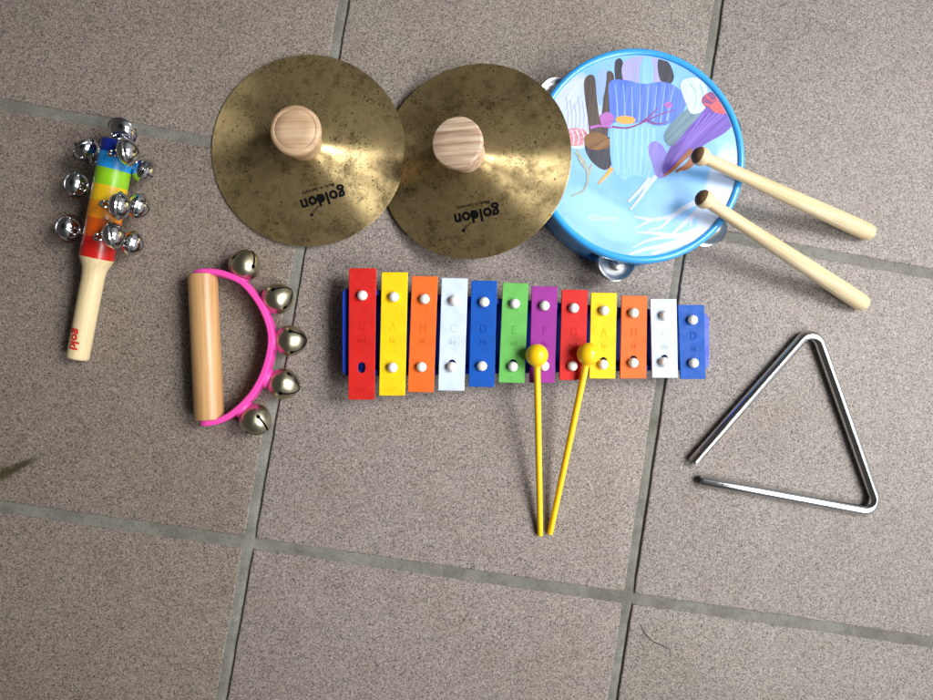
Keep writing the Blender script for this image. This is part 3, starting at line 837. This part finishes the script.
# ================================================================== MALLETS
def mallet(hp, tpix, label):
    H = at(hp[0], hp[1], ZT + 8.6 + .2); T = at(tpix[0], tpix[1], 2.4)
    d = T - H
    root = empty('mallet', H, label, 'mallet', 'yellow mallets', frame(H, d).to_3x3())
    L = d.length
    bm = bmesh.new()
    lathe(bm, [(2.6, 5), (2.5, L * .3), (2.35, L * .8), (2.3, L - .5), (1.9, L), (0, L)], 24)
    make('stick', bm, M_YEL, root, local=True)
    bm = bmesh.new(); rr = 8.5
    prof = [(0, -rr)] + [(rr * math.sin(t) * 1.0, -rr * math.cos(t)) for t in [PI * i / 28 for i in range(1, 25)]] + [(2.9, 8.6), (2.6, 9.2)]
    lathe(bm, prof, 44)
    make('ball_head', bm, M_YEL, root, local=True, sharp=60)
    return root
mallet((536.8, 355.2), (540.2, 535.5), 'yellow mallet with its ball on the purple bar, stick nearly upright in the photo')
mallet((588.2, 354), (549.8, 534), 'yellow mallet with its ball between the red and yellow bars, stick slanting')

# ================================================================== HAND BELL STRAP
hb = empty('hand_bell', at(232, 347, 0), 'pink strap hand bell with wooden grip and five brassy jingle bells', 'hand bell')
A = at(202.6, 274.6, 12.5); B = at(209.3, 419.8, 12.5)
M = frame(A, B - A); L = (B - A).length
bm = bmesh.new()
# grain along the grip: build in its own frame, long axis = local y
lathe(bm, [(0, 0), (10.0, 0), (10.7, .6), (10.8, 2), (10.8, L - 2), (10.7, L - .6), (10.0, L), (0, L)], 56)
bmesh.ops.rotate(bm, verts=bm.verts, cent=(0, 0, 0), matrix=Matrix.Rotation(R(-90), 3, 'X'))
g = make('grip', bm, M_DOWEL, hb, local=True, sharp=40)
dv = (B - A).normalized(); g.rotation_euler = (0, 0, math.atan2(dv.y, dv.x) - PI / 2); g.location = A * MM - hb.location
# strap
ST = 20.5; S0 = 3.0
cl = [(196, 419.2), (191, 421.2)]
pix = [(193, 272.6), (203.5, 271.4), (213, 271.6), (224, 273.8), (241, 281.6), (255, 297), (265, 315), (270.3, 334), (268.8, 354), (261.5, 377), (250, 396), (233, 412.6), (219, 420.4), (208, 423.0), (199.5, 423.2)]
path = [at(x, y, ST) for (x, y) in pix]
path = [Vector((p.x, p.y, 0)) for p in smooth_path(path, 6)]
bm = bmesh.new(); th = 4.5
secs = []
m = len(path)
for i, p in enumerate(path):
    d = path[min(i + 1, m - 1)] - path[max(i - 1, 0)]; n_ = Vector((-d.y, d.x, 0)).normalized()
    f = min(1, i / 5, (m - 1 - i) / 5); h = (ST - S0) / 2 * (.72 + .28 * math.sqrt(max(0, f))); zc_ = (ST + S0) / 2
    t2 = th / 2
    sec = []
    for (a, z) in ((-t2, -h + .8), (-t2 + .8, -h), (t2 - .8, -h), (t2, -h + .8), (t2, h - .8), (t2 - .8, h), (-t2 + .8, h), (-t2, h - .8)):
        sec.append(bm.verts.new(p + n_ * a + Vector((0, 0, zc_ + z))))
    secs.append(sec)
for a, b in zip(secs, secs[1:]):
    for q_ in range(8): bm.faces.new((a[q_], a[(q_ + 1) % 8], b[(q_ + 1) % 8], b[q_]))
bm.faces.new(list(reversed(secs[0]))); bm.faces.new(secs[-1])
bmesh.ops.recalc_face_normals(bm, faces=bm.faces)
make('strap', bm, M_PINK, hb, sharp=40)

def sleigh_bell_bm(Rb):
    """local +z = outer pole with two crossing slots ending in round holes; -z goes to the strap"""
    bm = bmesh.new(); NT_, NP = 36, 16; th_end = R(85)
    def hw(th):
        if th > th_end: return 0.0
        keyc = R(76)
        w = .75
        dd = abs(th - keyc) * Rb
        if dd < 1.6: w = max(w, math.sqrt(max(0, 1.6 ** 2 - dd * dd)))
        if th > keyc and dd >= 1.6: w = 0
        return w
    ths = [R(5)] + [R(8 + (67 - 8) * i / 13) for i in range(14)] + [R(x) for x in (68.6, 69.2, 70.2, 71.5, 73, 76, 78, 80, 81.4, 82.5, 83.2, 83.6)]
    ths = sorted(set(ths)) + [R(86 + (176 - 86) * i / 14) for i in range(15)]
    def rad(th):
        return Rb * (1 + .06 * math.exp(-(th / .5) ** 2) - .03 * math.exp(-((th - 1.1) / .35) ** 2))
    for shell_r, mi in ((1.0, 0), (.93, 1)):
        for qd in range(4):
            rows = []
            for th in ths:
                r = rad(th) * shell_r; w = hw(th); s = math.sin(th)
                half = min(w / (r * s), PI / 4 * .82) if w > 0 else 0
                p0 = qd * PI / 2 + half; p1 = (qd + 1) * PI / 2 - half
                row = []
                for k_ in range(NP + 1):
                    ph = p0 + (p1 - p0) * k_ / NP
                    row.append(bm.verts.new((r * s * math.cos(ph), r * s * math.sin(ph), r * math.cos(th))))
                rows.append(row)
            for a, b in zip(rows, rows[1:]):
                for k_ in range(NP):
                    f = bm.faces.new((a[k_], b[k_], b[k_ + 1], a[k_ + 1])); f.material_index = mi
    bmesh.ops.remove_doubles(bm, verts=bm.verts, dist=.01)
    return bm
sb0 = None
for (px, py, rp) in ((244.4, 265.4, 15.4), (277.3, 298.4, 16.2), (290.2, 340.6, 15.6), (283.4, 384, 15.4), (255, 419.6, 16)):
    zc_ = 12.6; c = at(px, py, zc_ + 1)
    best = min(path, key=lambda p: (Vector((c.x, c.y, 0)) - p).length)
    i = path.index(best); d = path[min(i + 1, m - 1)] - path[max(i - 1, 0)]
    out = Vector((c.x, c.y, 0)) - best; out.normalize()
    if sb0 is None:
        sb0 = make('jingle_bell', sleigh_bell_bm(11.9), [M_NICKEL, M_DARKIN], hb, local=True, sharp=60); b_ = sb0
    else:
        b_ = sb0.copy(); link(b_); b_.parent = hb
    b_.location = Vector((c.x, c.y, zc_)) * MM - hb.location
    z = (out + Vector((0, 0, .12))).normalized(); Mr = frame((0, 0, 0), z).to_3x3() @ Matrix.Rotation(R(45) + random.uniform(-.35, .35), 3, 'Z')
    b_.rotation_euler = Mr.to_euler()
    bm = bmesh.new(); Mf = frame(best + out * 1.6 + Vector((0, 0, 12)), out)
    gap = (Vector((c.x, c.y, 0)) - best).length - 10.5
    lathe(bm, [(7.4, 0), (7.4, max(1.2, gap * .5)), (5.6, max(2, gap) + .5), (0, max(2, gap) + .5)], 32, Mf)
    make('bell_seat', bm, M_PINK, hb, sharp=50)

# ================================================================== BELL STICK
HA = at(77.5, 358.5, 8.4); HB = at(119.0, 141.5, 28.0)
bs = empty('bell_stick', Vector((HA.x, HA.y, 0)), 'rainbow striped wooden bell stick with small chrome bells and a natural wood handle', 'bell stick')
AX = (HB - HA).normalized(); LS = (HB - HA).length
def s_at(py):
    lo, hi = 0, LS
    for _ in range(40):
        mi = (lo + hi) / 2
        if proj(HA + AX * mi)[1] > py: lo = mi
        else: hi = mi
    return lo
MS = frame(HA, AX)
xs_ = s_at(268); x0 = s_at(258)
bm = bmesh.new()
prof = [(0, 0), (7.2, 0), (7.8, .7), (7.9, 2), (7.9, xs_ - 12), (8.0, xs_ - 5), (8.8, xs_), (10.4, x0 - 4), (11.8, x0 - .6), (11.95, x0)]
lathe(bm, prof, 48)
# goki, printed along the handle (thin raised ink following the round wood)
def on_round(rad_, s0, phi0):
    """text x runs towards the handle end, text up turns to the right"""
    def fn(co):
        phi = phi0 - co.y / rad_
        # phi measured from the side facing up; positive = left in the photo
        return Vector((UPL * math.cos(phi) + LFL * math.sin(phi)) * (rad_ + .06)) + Vector((0, 0, s0 - co.x))
    return fn
inv = MS.to_3x3().inverted()
UP = (Vector((0, 0, 1)) - AX * AX.z).normalized(); LF = UP.cross(AX); 
if LF.x > 0: LF = -LF
UPL = inv @ UP; LFL = inv @ LF
t = text_bm('goki', 9.0, .42, 1.06); grid_cut(t, .7)
add_bm(bm, t, on_round(7.9, s_at(338.5), R(14)), 1)
hd = make('handle', bm, [M_STICKW, plastic('red_print', (206, 44, 40), .5)], bs, local=True, sharp=40)
hd.location = HA * MM - bs.location; hd.rotation_euler = MS.to_3x3().to_euler()
bm = bmesh.new()
cuts = [x0] + [s_at(y) for y in (237.5, 219.5, 202.5, 186.5, 170, 154.5)] + [LS]
prof = []
for i in range(7):
    a, b = cuts[i], cuts[i + 1]
    ra = 12.0; prof += [(ra if i or True else ra, a + .02, i), (ra, a + (b - a) / 2, i)]
    if i == 6: prof += [(12.0, b - 1.6, i), (11.5, b - .5, i), (10.3, b, i), (0, b, i)]
lathe(bm, prof, 56)
hdx = make('striped_head', bm, BANDS, bs, local=True, sharp=40)
hdx.location = HA * MM - bs.location; hdx.rotation_euler = MS.to_3x3().to_euler()

def chrome_bell_bm(rb):
    """local +z = loop side; two pressed domes with a seam flange, cross slot painted dark at -z"""
    bm = bmesh.new()
    prof = [(0, rb * .78)] + [(rb * math.sin(t), rb * .78 * math.cos(t)) for t in [R(x) for x in (8, 16, 24, 32, 40, 48, 56, 64, 72, 80, 86)]]
    prof += [(rb * 1.01, .4), (rb * 1.09, .45), (rb * 1.11, 0), (rb * 1.09, -.45), (rb * 1.01, -.4)]
    prof += [(rb * math.sin(t), rb * .8 * math.cos(t)) for t in [R(x) for x in (94, 100, 108, 116, 124, 132, 140, 148, 156, 164, 172)]] + [(0, -rb * .8)]
    lathe(bm, prof, 48)
    for a in (0, PI / 2):          # dark strip on the closed lower dome, painting in a slit's shade
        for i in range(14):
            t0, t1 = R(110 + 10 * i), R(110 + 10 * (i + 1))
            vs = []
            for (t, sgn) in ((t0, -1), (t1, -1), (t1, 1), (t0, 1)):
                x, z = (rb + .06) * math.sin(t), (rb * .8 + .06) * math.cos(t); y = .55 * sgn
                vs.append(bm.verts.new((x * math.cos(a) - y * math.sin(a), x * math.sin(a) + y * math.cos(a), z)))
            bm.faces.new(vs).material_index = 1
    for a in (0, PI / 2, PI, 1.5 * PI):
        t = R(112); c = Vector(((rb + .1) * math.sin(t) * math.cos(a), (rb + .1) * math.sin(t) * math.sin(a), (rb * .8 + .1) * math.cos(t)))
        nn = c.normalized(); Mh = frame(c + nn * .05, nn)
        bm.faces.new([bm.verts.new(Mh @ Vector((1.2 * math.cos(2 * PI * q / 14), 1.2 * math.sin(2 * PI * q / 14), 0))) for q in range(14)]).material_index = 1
    return bm
def loop_bm(rb):
    bm = bmesh.new(); rl = 3.3
    tube(bm, [Vector((rl * math.cos(2 * PI * i / 22), 0, rb * .78 + 2.3 + rl * math.sin(2 * PI * i / 22))) for i in range(22)], .9, 10, closed=True)
    return bm
BELLS = [ # px, py, z, loop direction (x right, y up in the photo, z to the viewer), spin
 (122.5, 131, 26, (-.1, -.62, .62), 12), (86.5, 150, 22, (.55, -.75, .1), 25), (127.5, 152, 44, (-.95, -.1, .0), 30), (143.5, 171, 20, (-.72, .45, .5), -15),
 (77.5, 185, 18, (.80, -.32, .5), 10), (69, 228.5, 16, (.80, -.34, .5), -8), (119.5, 206, 42, (-.95, .12, .1), 35), (138.5, 206.5, 25, (-.8, .3, .15), 20),
 (113.5, 235.5, 39, (-.93, -.12, .05), 28), (132.5, 243.5, 23, (-.8, .25, .2), 40)]
cb0 = lp0 = None; RB = 9.5
for (px, py, z, d, spin) in BELLS:
    c = at(px, py, z)
    if cb0 is None:
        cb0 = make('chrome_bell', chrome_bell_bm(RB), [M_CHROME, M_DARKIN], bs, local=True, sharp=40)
        lp0 = make('loop', loop_bm(RB), M_CHROME, cb0, local=True); b_ = cb0
    else:
        b_ = cb0.copy(); link(b_); b_.parent = bs
        l_ = lp0.copy(); link(l_); l_.parent = b_
    b_.location = c * MM - bs.location
    zz = Vector(d).normalized(); yy = Vector((.12, .1, 1)) - zz * zz.dot(Vector((.12, .1, 1))); yy.normalize(); xx = yy.cross(zz)
    b_.rotation_euler = (Matrix((xx, yy, zz)).transposed() @ Matrix.Rotation(R(spin), 3, 'Z')).to_euler()
    # wire eye that ties the loop to the painted wood
    e = c + Vector(d).normalized() * (RB * .78 + 4.6)
    s_ = max(0, min(LS - 3, (e - HA).dot(AX))); foot = HA + AX * s_; rd = (e - foot); rd = rd - AX * rd.dot(AX)
    if rd.length < 1: rd = UP.copy()
    foot = foot + rd.normalized() * 10.8
    mid = (foot + e) / 2
    bm = bmesh.new(); sd = AX.cross(rd).normalized() * 1.3
    tube(bm, smooth_path([foot - sd, mid - sd * .9, e - sd * .2, e + sd * .6, mid + sd * .9, foot + sd], 4), .65, 8)
    make('wire_eye', bm, M_CHROME, bs)

# ================================================================== HAIR
pix = [(640.5, 624.5), (645, 633), (652, 640.5), (662, 645.5), (671, 649.5)]
bm = bmesh.new(); pts = smooth_path([at(x, y, .35) for x, y in pix], 8)
tube(bm, pts, [.12 + .18 * math.sin(PI * min(1, (i + 2) / (len(pts) + 3))) for i in range(len(pts))], 8)
o = make('hair', bm, M_HAIR); o['label'] = 'short curved dark hair lying on the bottom right tile'; o['category'] = 'hair'

# ================================================================== LIGHT: one tall window to the right, dim room round it
def lamp(name, loc, target, sx, sy, power, colr):
    l = bpy.data.lights.new(name, 'AREA'); l.shape = 'RECTANGLE'; l.size = sx; l.size_y = sy; l.energy = power; l.color = colr
    o = bpy.data.objects.new(name, l); link(o); o.location = loc
    o.rotation_euler = (Vector(target) - Vector(loc)).to_track_quat('-Z', 'Y').to_euler()
    return o
def pane(az, el, dist, sx, sy, power):
    p = Vector((math.cos(R(az)) * math.cos(R(el)), math.sin(R(az)) * math.cos(R(el)), math.sin(R(el)))) * dist + Vector((.05, 0, 0))
    o = lamp('window_pane_light', p, (.20, .06, 0), sx, sy, power, (1, .997, .99)); o.data.spread = R(50)
pane(13, 47, 1.8, .66, 1.0, 4.45)
pane(-33, 47, 1.8, .60, 1.0, 2.25)
w = bpy.data.worlds.new('World'); scene.world = w; w.use_nodes = True
nt = w.node_tree; bg = nt.nodes['Background']
tc = nt.nodes.new('ShaderNodeTexCoord'); sp = nt.nodes.new('ShaderNodeSeparateXYZ'); nt.links.new(tc.outputs['Generated'], sp.inputs[0])
rp = nt.nodes.new('ShaderNodeValToRGB'); mr = nt.nodes.new('ShaderNodeMapRange')
mr.inputs['From Min'].default_value = -1; mr.inputs['From Max'].default_value = 1
nt.links.new(sp.outputs[0], mr.inputs['Value']); nt.links.new(mr.outputs[0], rp.inputs[0])
el_ = rp.color_ramp.elements
el_[0].position = 0; el_[0].color = (.12, .11, .095, 1); el_[1].position = 1; el_[1].color = (.85, .87, .90, 1)
for q_, c_ in ((.40, (.075, .074, .072, 1)), (.56, (.11, .11, .11, 1)), (.72, (.40, .41, .42, 1))):
    m_ = el_.new(q_); m_.color = c_
# the person holding the phone darkens the straight-up direction
zr = nt.nodes.new('ShaderNodeMapRange'); zr.interpolation_type = 'SMOOTHSTEP'
for n_, q_ in (('From Min', .86), ('From Max', .985), ('To Min', 1), ('To Max', .22)): zr.inputs[n_].default_value = q_
nt.links.new(sp.outputs[2], zr.inputs['Value'])
mx = nt.nodes.new('ShaderNodeVectorMath'); mx.operation = 'SCALE'
nt.links.new(rp.outputs[0], mx.inputs[0]); nt.links.new(zr.outputs[0], mx.inputs['Scale'])
nt.links.new(mx.outputs[0], bg.inputs['Color']); bg.inputs['Strength'].default_value = .70

# ================================================================== CAMERA + VIEW
cam = bpy.data.cameras.new('camera'); co = bpy.data.objects.new('camera', cam); link(co)
cam.sensor_fit = 'HORIZONTAL'; cam.sensor_width = 36; cam.lens = 36 * FPX / 933.0
cam.clip_start = .01; cam.clip_end = 50
M = ROT.to_4x4(); M.translation = Vector((0, 0, CAMH * MM)); co.matrix_world = M
scene.camera = co
scene.view_settings.view_transform = 'Standard'; scene.view_settings.look = 'None'
scene.view_settings.exposure = 0; scene.view_settings.gamma = 1
scene.cycles.max_bounces = 8
